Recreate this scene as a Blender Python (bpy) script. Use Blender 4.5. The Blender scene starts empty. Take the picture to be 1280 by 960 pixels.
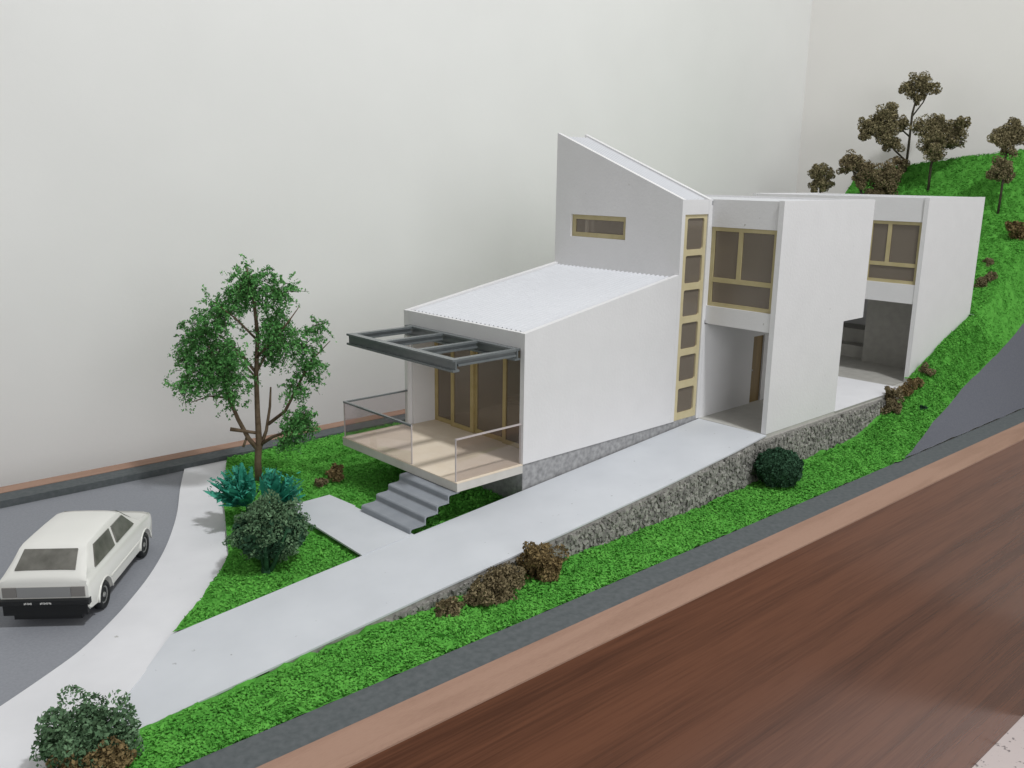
import bpy, bmesh, math, random
import numpy as np
from mathutils import Vector, Matrix

S = 0.02                      # the scale model is 1:50; coordinates below are house metres, shrunk at the end
rng = np.random.default_rng(7); random.seed(7)
scn = bpy.context.scene
col = scn.collection

# ------------------------------------------------------------------ camera
cd = bpy.data.cameras.new('camera'); cam = bpy.data.objects.new('camera', cd); col.objects.link(cam)
F = Vector((0.66267681, 0.71285591, -0.22955586)); R_ = Vector((0.73452623, -0.67844412, 0.01359404)); U_ = Vector((0.14605023, 0.17762325, 0.97320055))
cam.matrix_world = Matrix.Translation(Vector((-12.8634, -13.4508, 6.2187)) * S) @ Matrix((R_, U_, -F)).transposed().to_4x4()
cd.sensor_fit = 'HORIZONTAL'; cd.sensor_width = 36.0; cd.lens = 36.0 * 1104.43 / 1280
cd.clip_start = 0.01; cd.clip_end = 50
scn.camera = cam

# ------------------------------------------------------------------ world, lamps, exposure
w = bpy.data.worlds.new('World'); scn.world = w; w.use_nodes = True
bg = w.node_tree.nodes['Background']; bg.inputs[0].default_value = (1.0, 0.985, 0.955, 1); bg.inputs[1].default_value = 0.225

def lamp(name, loc, target, size, irr, color):
    d = bpy.data.lights.new(name, 'AREA'); o = bpy.data.objects.new(name, d); col.objects.link(o)
    loc = Vector(loc) * S; target = Vector(target) * S
    o.location = loc; o.rotation_euler = (target - loc).to_track_quat('-Z', 'Y').to_euler()
    d.shape = 'RECTANGLE'; d.size = size[0] * S; d.size_y = size[1] * S; d.color = color
    dist = (target - loc).length
    d.energy = irr * math.pi * math.pi * dist * dist          # facing surface receives irr * pi
    return o
lamp('ceiling_lamp', (2.5, -24, 50), (1, 1, 0), (4.2, 4.2), 0.56, (0.97, 0.985, 1.0))
lamp('window_light', (-15, -54, 17), (6, 4, 2), (34, 24), 0.235, (0.97, 0.98, 1.0))

vs = scn.view_settings
vs.view_transform = 'Standard'; vs.look = 'None'; vs.gamma = 1; vs.exposure = 0.0

# ------------------------------------------------------------------ materials
def mat(name, base, rough=0.6, spec=0.3, var=0.0, scale=6.0, base2=None, bump=0.0, bscale=40.0, island=False, detail=4, stretch=None, metal=0.0, transl=0.0, iw=0.6):
    m = bpy.data.materials.new(name); m.use_nodes = True
    nt = m.node_tree; b = nt.nodes['Principled BSDF']
    b.inputs['Roughness'].default_value = rough; b.inputs['Specular IOR Level'].default_value = spec
    b.inputs['Metallic'].default_value = metal
    c = (*base, 1); b.inputs['Base Color'].default_value = c
    tc = nt.nodes.new('ShaderNodeTexCoord'); mp = nt.nodes.new('ShaderNodeMapping')
    nt.links.new(tc.outputs['Object'], mp.inputs['Vector'])
    if stretch: mp.inputs['Scale'].default_value = stretch
    if base2 is not None:
        mix = nt.nodes.new('ShaderNodeMix'); mix.data_type = 'RGBA'
        mix.inputs['A'].default_value = c; mix.inputs['B'].default_value = (*base2, 1)
        n = nt.nodes.new('ShaderNodeTexNoise'); n.inputs['Scale'].default_value = scale; n.inputs['Detail'].default_value = detail
        nt.links.new(mp.outputs['Vector'], n.inputs['Vector'])
        r = nt.nodes.new('ShaderNodeMapRange'); r.inputs['From Min'].default_value = 0.3; r.inputs['From Max'].default_value = 0.7
        nt.links.new(n.outputs['Fac'], r.inputs['Value'])
        if island:
            g = nt.nodes.new('ShaderNodeNewGeometry'); a = nt.nodes.new('ShaderNodeMath'); a.operation = 'MULTIPLY_ADD'
            nt.links.new(g.outputs['Random Per Island'], a.inputs[0]); a.inputs[1].default_value = iw
            h = nt.nodes.new('ShaderNodeMath'); h.operation = 'MULTIPLY'; h.inputs[1].default_value = 1 - iw
            nt.links.new(r.outputs['Result'], h.inputs[0]); nt.links.new(h.outputs[0], a.inputs[2])
            nt.links.new(a.outputs[0], mix.inputs['Factor'])
        else:
            nt.links.new(r.outputs['Result'], mix.inputs['Factor'])
        nt.links.new(mix.outputs['Result'], b.inputs['Base Color'])
    if bump:
        n2 = nt.nodes.new('ShaderNodeTexNoise'); n2.inputs['Scale'].default_value = bscale; n2.inputs['Detail'].default_value = 5
        nt.links.new(mp.outputs['Vector'], n2.inputs['Vector'])
        bp = nt.nodes.new('ShaderNodeBump'); bp.inputs['Strength'].default_value = bump; bp.inputs['Distance'].default_value = 0.0006
        nt.links.new(n2.outputs['Fac'], bp.inputs['Height']); nt.links.new(bp.outputs['Normal'], b.inputs['Normal'])
    return m

def glass(name, tint, refl=1.0, rough=0.05, haze=None):
    m = bpy.data.materials.new(name); m.use_nodes = True; nt = m.node_tree; nt.nodes.clear()
    out = nt.nodes.new('ShaderNodeOutputMaterial'); t = nt.nodes.new('ShaderNodeBsdfTransparent'); g = nt.nodes.new('ShaderNodeBsdfGlossy')
    t.inputs[0].default_value = (*tint, 1); g.inputs['Roughness'].default_value = rough
    fr = nt.nodes.new('ShaderNodeFresnel'); ge = nt.nodes.new('ShaderNodeNewGeometry'); io = nt.nodes.new('ShaderNodeMapRange'); io.inputs['To Min'].default_value = 1.45; io.inputs['To Max'].default_value = 1 / 1.45
    nt.links.new(ge.outputs['Backfacing'], io.inputs['Value']); nt.links.new(io.outputs['Result'], fr.inputs['IOR'])
    mu = nt.nodes.new('ShaderNodeMath'); mu.operation = 'MULTIPLY'; mu.inputs[1].default_value = refl
    mx = nt.nodes.new('ShaderNodeMixShader'); nt.links.new(fr.outputs[0], mu.inputs[0]); nt.links.new(mu.outputs[0], mx.inputs[0])
    tr = t.outputs[0]
    if haze:
        df = nt.nodes.new('ShaderNodeBsdfDiffuse'); df.inputs[0].default_value = (*haze, 1); hz = nt.nodes.new('ShaderNodeMixShader'); hz.inputs[0].default_value = 0.33
        nt.links.new(tr, hz.inputs[1]); nt.links.new(df.outputs[0], hz.inputs[2]); tr = hz.outputs[0]
    nt.links.new(tr, mx.inputs[1]); nt.links.new(g.outputs[0], mx.inputs[2]); nt.links.new(mx.outputs[0], out.inputs[0])
    return m

def wood_mat(name, dark, light, rough, stretch, spec=0.5):
    m = bpy.data.materials.new(name); m.use_nodes = True; nt = m.node_tree; b = nt.nodes['Principled BSDF']
    tc = nt.nodes.new('ShaderNodeTexCoord'); mp = nt.nodes.new('ShaderNodeMapping'); mp.inputs['Scale'].default_value = stretch
    nt.links.new(tc.outputs['Object'], mp.inputs['Vector'])
    def noise(sc, det, dist):
        n = nt.nodes.new('ShaderNodeTexNoise'); n.inputs['Scale'].default_value = sc; n.inputs['Detail'].default_value = det; n.inputs['Distortion'].default_value = dist
        nt.links.new(mp.outputs['Vector'], n.inputs['Vector']); return n.outputs['Fac']
    a, c = noise(0.7, 5, 0.5), noise(14.0, 10, 0.05)
    r1 = nt.nodes.new('ShaderNodeMapRange'); r1.inputs['From Min'].default_value = 0.30; r1.inputs['From Max'].default_value = 0.60; nt.links.new(a, r1.inputs['Value'])
    mx = nt.nodes.new('ShaderNodeMix'); mx.data_type = 'RGBA'; mx.inputs['A'].default_value = (*dark, 1); mx.inputs['B'].default_value = (*light, 1)
    ad = nt.nodes.new('ShaderNodeMath'); ad.operation = 'MULTIPLY_ADD'; ad.inputs[1].default_value = 1.7; ad.inputs[2].default_value = -0.85
    nt.links.new(c, ad.inputs[0]); s = nt.nodes.new('ShaderNodeMath'); s.operation = 'ADD'; s.use_clamp = True
    nt.links.new(r1.outputs['Result'], s.inputs[0]); nt.links.new(ad.outputs[0], s.inputs[1]); nt.links.new(s.outputs[0], mx.inputs['Factor'])
    nt.links.new(mx.outputs['Result'], b.inputs['Base Color'])
    b.inputs['Roughness'].default_value = rough; b.inputs['Specular IOR Level'].default_value = spec
    return m

M = {}
M['card'] = mat('white_card', (0.75, 0.745, 0.75), 0.55, 0.3, base2=(0.725, 0.72, 0.725), scale=1.6, bump=0.15, bscale=14)
def specks(m, sc, lo, hi, col_):
    nt = m.node_tree; b = nt.nodes['Principled BSDF']; src = b.inputs['Base Color'].links[0].from_socket
    tc = nt.nodes.new('ShaderNodeTexCoord'); n = nt.nodes.new('ShaderNodeTexNoise'); n.inputs['Scale'].default_value = sc; n.inputs['Detail'].default_value = 2
    nt.links.new(tc.outputs['Object'], n.inputs['Vector']); r = nt.nodes.new('ShaderNodeMapRange'); r.inputs['From Min'].default_value = lo; r.inputs['From Max'].default_value = hi
    nt.links.new(n.outputs['Fac'], r.inputs['Value']); mx = nt.nodes.new('ShaderNodeMix'); mx.data_type = 'RGBA'; mx.inputs['A'].default_value = (*col_, 1)
    nt.links.new(r.outputs['Result'], mx.inputs['Factor']); nt.links.new(src, mx.inputs['B']); nt.links.new(mx.outputs['Result'], b.inputs['Base Color'])
specks(M['card'], 6.0, 0.20, 0.25, (0.45, 0.43, 0.40))
M['roof'] = mat('roof_card', (0.64, 0.65, 0.675), 0.5, 0.3, base2=(0.62, 0.63, 0.655), scale=3)
M['deck'] = mat('cream_board', (0.80, 0.70, 0.57), 0.6, 0.2, base2=(0.76, 0.65, 0.51), scale=3)
M['slabside'] = mat('grey_card', (0.62, 0.60, 0.56), 0.6, 0.2, base2=(0.56, 0.54, 0.50), scale=3)
M['floor'] = mat('floor_card', (0.52, 0.51, 0.475), 0.6, 0.2, base2=(0.46, 0.45, 0.42), scale=4)
M['khaki'] = mat('khaki_frame', (0.50, 0.40, 0.20), 0.55, 0.3, base2=(0.43, 0.34, 0.15), scale=4)
M['khaki2'] = mat('pale_khaki_frame', (0.62, 0.54, 0.34), 0.55, 0.3, base2=(0.56, 0.485, 0.29), scale=4)
M['khaki3'] = mat('olive_khaki_frame', (0.50, 0.43, 0.25), 0.55, 0.3, base2=(0.44, 0.375, 0.20), scale=4)
M['shadefloor'] = mat('shaded_floor_card', (0.40, 0.39, 0.36), 0.7, 0.2, base2=(0.34, 0.33, 0.305), scale=4)  # shade inside the rear wing put into the floor and wall colour
M['wall_lit'] = mat('warm_lit_wall', (0.88, 0.862, 0.83), 0.8, 0.15, base2=(0.86, 0.842, 0.81), scale=0.3, bump=0.12, bscale=5)  # brighter, warmer light on this wall put into its colour
M['brown'] = mat('brown_door', (0.30, 0.21, 0.09), 0.5, 0.3, base2=(0.22, 0.15, 0.07), scale=3, stretch=(4, 4, 0.6))
M['tint'] = glass('smoked_film', (0.86, 0.81, 0.75), 0.8, 0.18, haze=(0.40, 0.35, 0.29))
M['clear'] = glass('clear_film', (0.90, 0.88, 0.885), 1.0, 0.03)
M['cleardge'] = mat('film_edge', (0.52, 0.47, 0.46), 0.3, 0.5)
M['dgrey'] = mat('dark_grey_plastic', (0.145, 0.16, 0.165), 0.25, 0.6, base2=(0.12, 0.135, 0.14), scale=5)
M['mgrey'] = mat('grey_plastic', (0.29, 0.31, 0.34), 0.5, 0.4, base2=(0.25, 0.27, 0.30), scale=4)
M['asphalt_shaded'] = mat('shaded_road_paper', (0.135, 0.14, 0.16), 0.9, 0.1, base2=(0.11, 0.115, 0.135), scale=22, detail=6)  # same paper as the street; its weaker light is put into the colour
M['asphalt'] = mat('lit_road_paper', (0.28, 0.29, 0.315), 0.9, 0.1, base2=(0.245, 0.255, 0.28), scale=22, detail=6)  # same paper as the hillside road, lightened for the stronger light on the street
M['pave'] = mat('white_pavement', (0.72, 0.72, 0.74), 0.75, 0.15, base2=(0.67, 0.67, 0.69), scale=1.2)
M['ramp'] = mat('pale_ramp', (0.62, 0.64, 0.67), 0.75, 0.15, base2=(0.55, 0.57, 0.60), scale=0.7, detail=7)
specks(M['ramp'], 7.0, 0.21, 0.26, (0.34, 0.35, 0.36)); specks(M['pave'], 7.0, 0.20, 0.25, (0.45, 0.44, 0.43))
M['lining'] = mat('dark_lining', (0.12, 0.13, 0.135), 0.8, 0.2, base2=(0.085, 0.097, 0.10), scale=9, detail=6)
M['rim'] = wood_mat('raw_wood_edge', (0.29, 0.175, 0.125), (0.36, 0.225, 0.165), 0.6, (0.5, 5, 5), 0.2)
M['veneer'] = wood_mat('brown_veneer', (0.095, 0.036, 0.018), (0.185, 0.073, 0.037), 0.24, (0.022, 1.7, 1.7), 0.28)
M['wall'] = mat('painted_wall', (0.835, 0.835, 0.815), 0.8, 0.15, base2=(0.805, 0.805, 0.785), scale=0.3, bump=0.12, bscale=5)
M['turf0'] = mat('green_turf_base', (0.070, 0.27, 0.036), 0.95, 0.1, base2=(0.115, 0.39, 0.06), scale=5, bump=0.5, bscale=10, detail=8)
M['turf'] = mat('green_turf', (0.072, 0.30, 0.040), 0.9, 0.1, base2=(0.16, 0.49, 0.080), scale=2.2, island=True, iw=0.4)
M['stone'] = mat('grey_grit', (0.11, 0.107, 0.10), 0.9, 0.2, base2=(0.45, 0.435, 0.40), scale=4, island=True)
M['stone0'] = mat('grit_backing', (0.24, 0.23, 0.215), 0.95, 0.1, base2=(0.38, 0.37, 0.345), scale=9)
M['plinth'] = mat('speckled_plinth', (0.24, 0.24, 0.245), 0.9, 0.1, base2=(0.42, 0.42, 0.425), scale=9, detail=8)
M['leaf'] = mat('tree_leaf', (0.036, 0.16, 0.036), 0.7, 0.2, base2=(0.16, 0.42, 0.115), scale=1.5, island=True)
M['bark'] = mat('brown_bark', (0.10, 0.070, 0.045), 0.85, 0.1, base2=(0.17, 0.125, 0.085), scale=9)
M['darkbark'] = mat('dark_bark', (0.045, 0.04, 0.03), 0.85, 0.1, base2=(0.08, 0.07, 0.05), scale=9)
M['greenbark'] = mat('green_stem', (0.015, 0.055, 0.025), 0.8, 0.1, base2=(0.03, 0.09, 0.04), scale=9)
M['lichen'] = mat('brown_lichen', (0.105, 0.082, 0.046), 0.9, 0.1, base2=(0.33, 0.27, 0.155), scale=3, island=True)
M['lichen2'] = mat('russet_lichen', (0.10, 0.068, 0.030), 0.9, 0.1, base2=(0.31, 0.23, 0.11), scale=3, island=True)
M['olive'] = mat('olive_lichen', (0.11, 0.096, 0.050), 0.9, 0.1, base2=(0.36, 0.31, 0.175), scale=3, island=True)
M['dgreen'] = mat('dark_green_leaf', (0.012, 0.045, 0.022), 0.8, 0.2, base2=(0.055, 0.13, 0.07), scale=3, island=True)
M['sage'] = mat('sage_leaf', (0.035, 0.09, 0.04), 0.75, 0.2, base2=(0.19, 0.31, 0.17), scale=3, island=True)
M['teal'] = mat('teal_feather', (0.010, 0.16, 0.105), 0.6, 0.3, base2=(0.05, 0.36, 0.25), scale=3, island=True)
M['carpaint'] = mat('white_car_paint', (0.75, 0.745, 0.705), 0.16, 0.5)
M['carglass'] = mat('smoked_car_window', (0.10, 0.098, 0.085), 0.22, 0.6, base2=(0.19, 0.185, 0.165), scale=3.5)
M['black'] = mat('black_plastic', (0.012, 0.013, 0.014), 0.5, 0.4)
M['chrome'] = mat('dull_chrome', (0.42, 0.42, 0.41), 0.35, 0.5, metal=0.7)
M['taillight'] = mat('grey_lamp_lens', (0.20, 0.19, 0.18), 0.3, 0.5)
M['whiteprint'] = mat('white_print', (0.62, 0.62, 0.60), 0.6, 0.2)
def table_mat():
    m = mat('speckled_white_table', (0.80, 0.735, 0.72), 0.45, 0.4)
    nt = m.node_tree; b = nt.nodes['Principled BSDF']; v = nt.nodes.new('ShaderNodeTexNoise'); v.inputs['Scale'].default_value = 5.0; v.inputs['Detail'].default_value = 3
    tc = nt.nodes.new('ShaderNodeTexCoord'); nt.links.new(tc.outputs['Object'], v.inputs['Vector'])
    r = nt.nodes.new('ShaderNodeValToRGB'); r.color_ramp.elements[0].position = 0.30; r.color_ramp.elements[0].color = (0.30, 0.27, 0.27, 1)
    r.color_ramp.elements[1].position = 0.36; r.color_ramp.elements[1].color = (0.82, 0.75, 0.735, 1)
    nt.links.new(v.outputs['Fac'], r.inputs['Fac']); nt.links.new(r.outputs['Color'], b.inputs['Base Color'])
    return m
M['table'] = table_mat()

# ------------------------------------------------------------------ builders
class MB:
    def __init__(s): s.v = []; s.f = []
    def add(s, vs, fs):
        k = len(s.v); s.v += [tuple(p) for p in vs]; s.f += [tuple(i + k for i in f) for f in fs]; return s
    def box(s, x0, x1, y0, y1, z0, z1):
        return s.add([(x0, y0, z0), (x1, y0, z0), (x1, y1, z0), (x0, y1, z0), (x0, y0, z1), (x1, y0, z1), (x1, y1, z1), (x0, y1, z1)],
                     [(3, 2, 1, 0), (4, 5, 6, 7), (0, 1, 5, 4), (1, 2, 6, 5), (2, 3, 7, 6), (3, 0, 4, 7)])
    def prism(s, poly, axis, a, b):
        """poly: 2-D points; axis 'x' (y,z), 'y' (x,z) or 'z' (x,y); extruded from a to b"""
        mk = {'x': lambda p, t: (t, p[0], p[1]), 'y': lambda p, t: (p[0], t, p[1]), 'z': lambda p, t: (p[0], p[1], t)}[axis]
        n = len(poly); vs = [mk(p, a) for p in poly] + [mk(p, b) for p in poly]
        fs = [tuple(range(n)), tuple(range(2 * n - 1, n - 1, -1))] + [(i, i + n, (i + 1) % n + n, (i + 1) % n) for i in range(n)]
        return s.add(vs, fs)
    def tube(s, pts, radii, n=7):
        rings = []
        for i, p in enumerate(pts):
            p = Vector(p); a = Vector(pts[max(i - 1, 0)]); b = Vector(pts[min(i + 1, len(pts) - 1)]); d = (b - a).normalized()
            u = d.orthogonal().normalized(); v = d.cross(u)
            rings.append([p + (u * math.cos(2 * math.pi * k / n) + v * math.sin(2 * math.pi * k / n)) * radii[i] for k in range(n)])
        # keep rings aligned
        vs = [q for r in rings for q in r]; fs = []
        for i in range(len(rings) - 1):
            off = min(range(n), key=lambda o: sum((rings[i][k] - pts_off(rings[i + 1], k + o, n)).length for k in range(n)))
            for k in range(n):
                fs.append((i * n + k, i * n + (k + 1) % n, (i + 1) * n + (k + 1 + off) % n, (i + 1) * n + (k + off) % n))
        fs.append(tuple(range(n - 1, -1, -1))); fs.append(tuple((len(rings) - 1) * n + k for k in range(n)))
        return s.add(vs, fs)
    def build(s, name, m, parent=None, smooth=False, loc=None):
        me = bpy.data.meshes.new(name); me.from_pydata(s.v, [], s.f); me.update()
        bm = bmesh.new(); bm.from_mesh(me); bmesh.ops.recalc_face_normals(bm, faces=bm.faces); bm.to_mesh(me); bm.free()
        return link(name, me, m, parent, smooth, loc)
def pts_off(r, k, n): return r[k % n]
def link(name, me, m, parent=None, smooth=False, loc=None):
    me.materials.append(M[m] if isinstance(m, str) else m)
    if smooth: me.polygons.foreach_set('use_smooth', [True] * len(me.polygons))
    o = bpy.data.objects.new(name, me); col.objects.link(o); o.parent = parent
    if loc: o.location = loc
    return o
def tag(o, label=None, cat=None, group=None, kind=None):
    if label: o['label'] = label
    if cat: o['category'] = cat
    if group: o['group'] = group
    if kind: o['kind'] = kind
    return o
def thing(name, label, cat, loc=(0, 0, 0), rz=0, group=None):
    o = bpy.data.objects.new(name, None); col.objects.link(o); o.empty_display_size = 0.2; o.location = loc; o.rotation_euler = (0, 0, rz)
    return tag(o, label, cat, group)
def quads(name, V, m, parent=None):
    """V: (n,4,3) array of quads -> one mesh"""
    n = len(V); me = bpy.data.meshes.new(name)
    me.vertices.add(4 * n); me.vertices.foreach_set('co', np.asarray(V, dtype=np.float32).ravel())
    me.loops.add(4 * n); me.loops.foreach_set('vertex_index', np.arange(4 * n, dtype=np.int32))
    me.polygons.add(n); me.polygons.foreach_set('loop_start', np.arange(0, 4 * n, 4, dtype=np.int32)); me.polygons.foreach_set('loop_total', np.full(n, 4, dtype=np.int32))
    me.update(calc_edges=True); me.validate()
    return link(name, me, m, parent)
def unit(a): return a / np.maximum(np.linalg.norm(a, axis=-1, keepdims=True), 1e-9)
def flakes(P, size, aspect=2.2, tilt=None, sizevar=0.5):
    """leaf-like diamond quads at points P with random orientation"""
    n = len(P); d = unit(rng.normal(size=(n, 3)))
    if tilt is not None: d[:, 2] *= tilt; d = unit(d)
    e = unit(np.cross(d, unit(rng.normal(size=(n, 3)))))
    if tilt is not None:
        e = unit(np.cross(d, np.array([0, 0, 1.0]) + rng.normal(size=(n, 3)) * 0.45))
    L = size * (1 + sizevar * rng.uniform(-1, 1, n))[:, None]; W = L / aspect
    bend = unit(np.cross(d, e)) * L * rng.uniform(-0.25, 0.25, n)[:, None]
    return np.stack([P - d * L / 2, P + e * W / 2 + bend, P + d * L / 2, P - e * W / 2 + bend], axis=1)

# ------------------------------------------------------------------ site geometry helpers
def yf(x, y0=-3.5): return y0 - 0.0234 * (x + 9.2)         # the tray is turned slightly against the house
def ramp_z(x): return -0.1 - (6.5 - x) * 0.075
BX = [-12, -9, -7, -5.5, -4, 3, 6, 9, 11, 12.4, 14.5, 15.1, 17.6, 19.7, 22, 26.4, 29]
BZ = [-1.27, -1.27, -1.16, -1.08, -1.17, -1.28, -1.24, -1.1, -1.1, -0.72, -0.15, 0, 0.97, 1.64, 2.75, 5.05, 7.62]
EZ = -1.12; RIM = -1.1
def bank(x): return np.interp(x, BX, BZ)
def terrain(x, y):
    x = np.asarray(x, float); y = np.asarray(y, float); b = bank(x)
    s = np.clip((y - yf(x)) / (-2.0 - yf(x)), 0, 1)
    front = EZ + (b - EZ) * s
    lawn = np.maximum(-1.18, ramp_z(np.minimum(x, -3)) - 0.12) - 0.045 * np.maximum(y - 2.5, 0)
    hill = b - 0.13 * np.maximum(y, 0) * np.clip((x - 18) / 11, 0, 1)
    t = np.clip((x - 4.5) / 3, 0, 1)
    back = lawn * (1 - t) + hill * t
    return np.where(y < -2.0, front, back) + 0.018 * np.sin(3.1 * x + 1.3 * y) * np.cos(2.7 * y - 0.8 * x) + 0.010 * np.sin(7.3 * x - 4.1 * y)
XIN_Y = [-0.05, 0.78, 2.2, 5.2, 8.4]; XIN_X = [-7.95, -7.1, -5.9, -4.6, -3.0]
def xin(y): return np.interp(y, XIN_Y, XIN_X)
ROADX = [9.9, 10.5, 13.75, 16.4, 19.2, 22.1, 27, 29]; ROADY = [-4.05, -3.96, -3.33, -3.06, -2.95, -2.88, -2.75, -2.7]
def yroad(x): return np.where(np.asarray(x) < 9.9, yf(x), np.maximum(np.interp(x, ROADX, ROADY), yf(np.asarray(x))))
YB = 8.2                                                    # inner face of the back lining, at x = -9.2
def yb(x): return yf(x, YB)

def patch(mb, xs, ylo, yhi, ny, zf, rough=0.0):
    cols = []
    for x in xs:
        a, b = float(ylo(x)), float(yhi(x)); yy = np.linspace(a, b, ny)
        zz = zf(np.full(ny, x), yy) + (rng.normal(size=ny) * rough if rough else 0)
        cols.append([(x, yy[i], zz[i]) for i in range(ny)])
    vs = [p for c in cols for p in c]; fs = []
    for i in range(len(xs) - 1):
        for j in range(ny - 1): fs.append((i * ny + j, (i + 1) * ny + j, (i + 1) * ny + j + 1, i * ny + j + 1))
    mb.add(vs, fs)
def patch_rows(mb, ys, xlo, xhi, nx, zf, rough=0.0):
    rows = []
    for y in ys:
        xx = np.linspace(float(xlo(y)), float(xhi(y)), nx); zz = zf(xx, np.full(nx, y)) + (rng.normal(size=nx) * rough if rough else 0)
        rows.append([(xx[i], y, zz[i]) for i in range(nx)])
    vs = [p for c in rows for p in c]; fs = []
    for i in range(len(ys) - 1):
        for j in range(nx - 1): fs.append((i * nx + j, i * nx + j + 1, (i + 1) * nx + j + 1, (i + 1) * nx + j))
    mb.add(vs, fs)

# ------------------------------------------------------------------ room: walls and table
c0 = (31.2, 11.8)
mb = MB(); mb.prism([(c0[0], c0[1]), (c0[0] - 90, c0[1] + 90 * 0.0234), (c0[0] - 90, c0[1] + 90 * 0.0234 + 1), (c0[0] + 1, c0[1] + 1)], 'z', -14, 60)
tag(mb.build('wall_back', 'wall'), kind='structure')
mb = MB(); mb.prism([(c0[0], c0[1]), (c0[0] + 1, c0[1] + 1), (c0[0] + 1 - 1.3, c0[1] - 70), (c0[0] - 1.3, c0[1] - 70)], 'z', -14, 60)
tag(mb.build('wall_right', 'wall_lit'), kind='structure')
mb = MB(); mb.prism([(-40, -11), (15.5, -11), (19.4, -5.4), (31.0, -5.2), (31.0, 11.5), (-40, 13.0)], 'z', -13.6, -12.1)
tag(mb.build('table', 'table'), kind='structure')

# ------------------------------------------------------------------ tray that carries the model
XL, XR = -13.0, 29.2
base = thing('display_base', 'long wooden tray with brown veneer side and raw wood rim carrying the model', 'base', (0, 0, -12.1))
def strip(name, ya, yb_, z0, z1, m, x0=XL, x1=XR):
    b = MB(); b.prism([(x0, yf(x0, ya)), (x1, yf(x1, ya)), (x1, yf(x1, yb_)), (x0, yf(x0, yb_))], 'z', z0 + 12.1, z1 + 12.1); return b.build(name, m, base)
strip('veneer_board', -4.87, -4.15, -12.09, RIM - 0.03, 'veneer'); strip('rim', -4.872, -4.15, RIM - 0.03, RIM, 'rim')
strip('lining', -4.148, -3.5, -3.5, RIM - 0.012, 'lining')
strip('lining', YB, YB + 0.55, -3.5, RIM - 0.012, 'lining'); strip('veneer_board', YB + 0.552, YB + 1.0, -12.09, RIM - 0.03, 'veneer'); strip('rim', YB + 0.552, YB + 1.0, RIM - 0.03, RIM, 'rim')
for xa, xb in ((XL - 0.7, XL - 0.003), ):
    b = MB(); b.prism([(xa, yf(xa, -4.87)), (xb, yf(xb, -4.87)), (xb, yf(xb, YB + 1)), (xa, yf(xa, YB + 1))], 'z', 0.01, RIM + 12.1 - 0.03); b.build('veneer_board', 'veneer', base)
    b = MB(); b.prism([(xa, yf(xa, -4.87)), (xb, yf(xb, -4.87)), (xb, yf(xb, YB + 1)), (xa, yf(xa, YB + 1))], 'z', RIM + 12.1 - 0.03, RIM + 12.1); b.build('rim', 'rim', base)

# ------------------------------------------------------------------ ground, roads, pavement, ramp
g = MB()
patch(g, np.arange(-12.9, 10.01, 0.15), lambda x: yf(x), lambda x: -2.12, 14, terrain, 0.022)
patch(g, np.arange(10.0, 15.26, 0.15), lambda x: float(yroad(x)) - 0.05, lambda x: -2.0, 14, terrain, 0.022)
patch(g, np.arange(15.25, 19.9, 0.15), lambda x: float(yroad(x)) - 0.05, lambda x: -1.72, 14, terrain, 0.022)
patch(g, np.append(np.arange(19.66, 29.1, 0.15), 29.15), lambda x: float(yroad(x)) - 0.05, lambda x: yb(x), 60, terrain, 0.03)
patch(g, np.arange(5.2, 19.8, 0.25), lambda x: 4.34, lambda x: yb(x), 12, terrain, 0.02)
patch_rows(g, np.arange(-0.05, 8.05, 0.12), lambda y: xin(y), lambda y: 5.35, 70, terrain, 0.02)
tag(g.build('ground', 'turf0', smooth=False), kind='structure')

b = MB(); patch(b, np.append(np.arange(9.9, 29.1, 0.3), 29.15), lambda x: yf(x) + 0.0, lambda x: float(yroad(x)), 8, lambda x, y: terrain(x, y) + 0.035)
tag(b.build('hillside_road', 'asphalt_shaded', smooth=True), kind='structure')

KX = [-4.3, -5.0, -5.63, -6.16, -6.71, -7.36, -8.06, -8.63, -9.22, -9.88, -10.6, -11.6, -12.95]
KY = [8.1, 6.7, 5.34, 4.33, 3.4, 2.47, 1.63, 1.03, 0.49, 0.05, -0.38, -0.95, -1.7]
def smooth_curve(px, py, k=4):
    t = np.arange(len(px)); tt = np.linspace(0, len(px) - 1, (len(px) - 1) * k + 1)
    def cr(a):
        a = np.array(a, float); out = []
        for u in tt:
            i = min(int(u), len(a) - 2); f = u - i; p0, p1, p2, p3 = a[max(i - 1, 0)], a[i], a[i + 1], a[min(i + 2, len(a) - 1)]
            out.append(0.5 * (2 * p1 + (p2 - p0) * f + (2 * p0 - 5 * p1 + 4 * p2 - p3) * f * f + (3 * p1 - p0 - 3 * p2 + p3) * f ** 3))
        return np.array(out)
    return cr(px), cr(py)
kx, ky = smooth_curve(KX, KY)
street_z = lambda y: -1.27 - 0.010 * max(y, 0)
# street: between kerb and the tray's left and back
b = MB(); n = len(kx); vs = []; fs = []
for i in range(n):
    vs.append((kx[i] + 0.06, ky[i] - 0.04, street_z(ky[i])))
    t = i / (n - 1); ex, ey = (-12.98, min(8.25, ky[i] + 3 * (1 - t) + t * 0.3)) ; vs.append((ex, yb(ex) if i < n * 0.3 else ky[i] + (8.2 - ky[i]) * (1 - i / (n - 1)) , street_z(8) if i < n * .3 else street_z(ky[i])))
fs = [(2 * i, 2 * i + 1, 2 * i + 3, 2 * i + 2) for i in range(n - 1)]
b = MB(); b.prism([(kx[i] + 0.06, ky[i] - 0.04) for i in range(n)] + [(-12.99, -1.5), (-12.99, float(yb(-12.99)) - 0.002), (-4.1, float(yb(-4.1)) - 0.002)], 'z', -1.6, -1.28)
tag(b.build('street', 'asphalt'), kind='structure')
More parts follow.
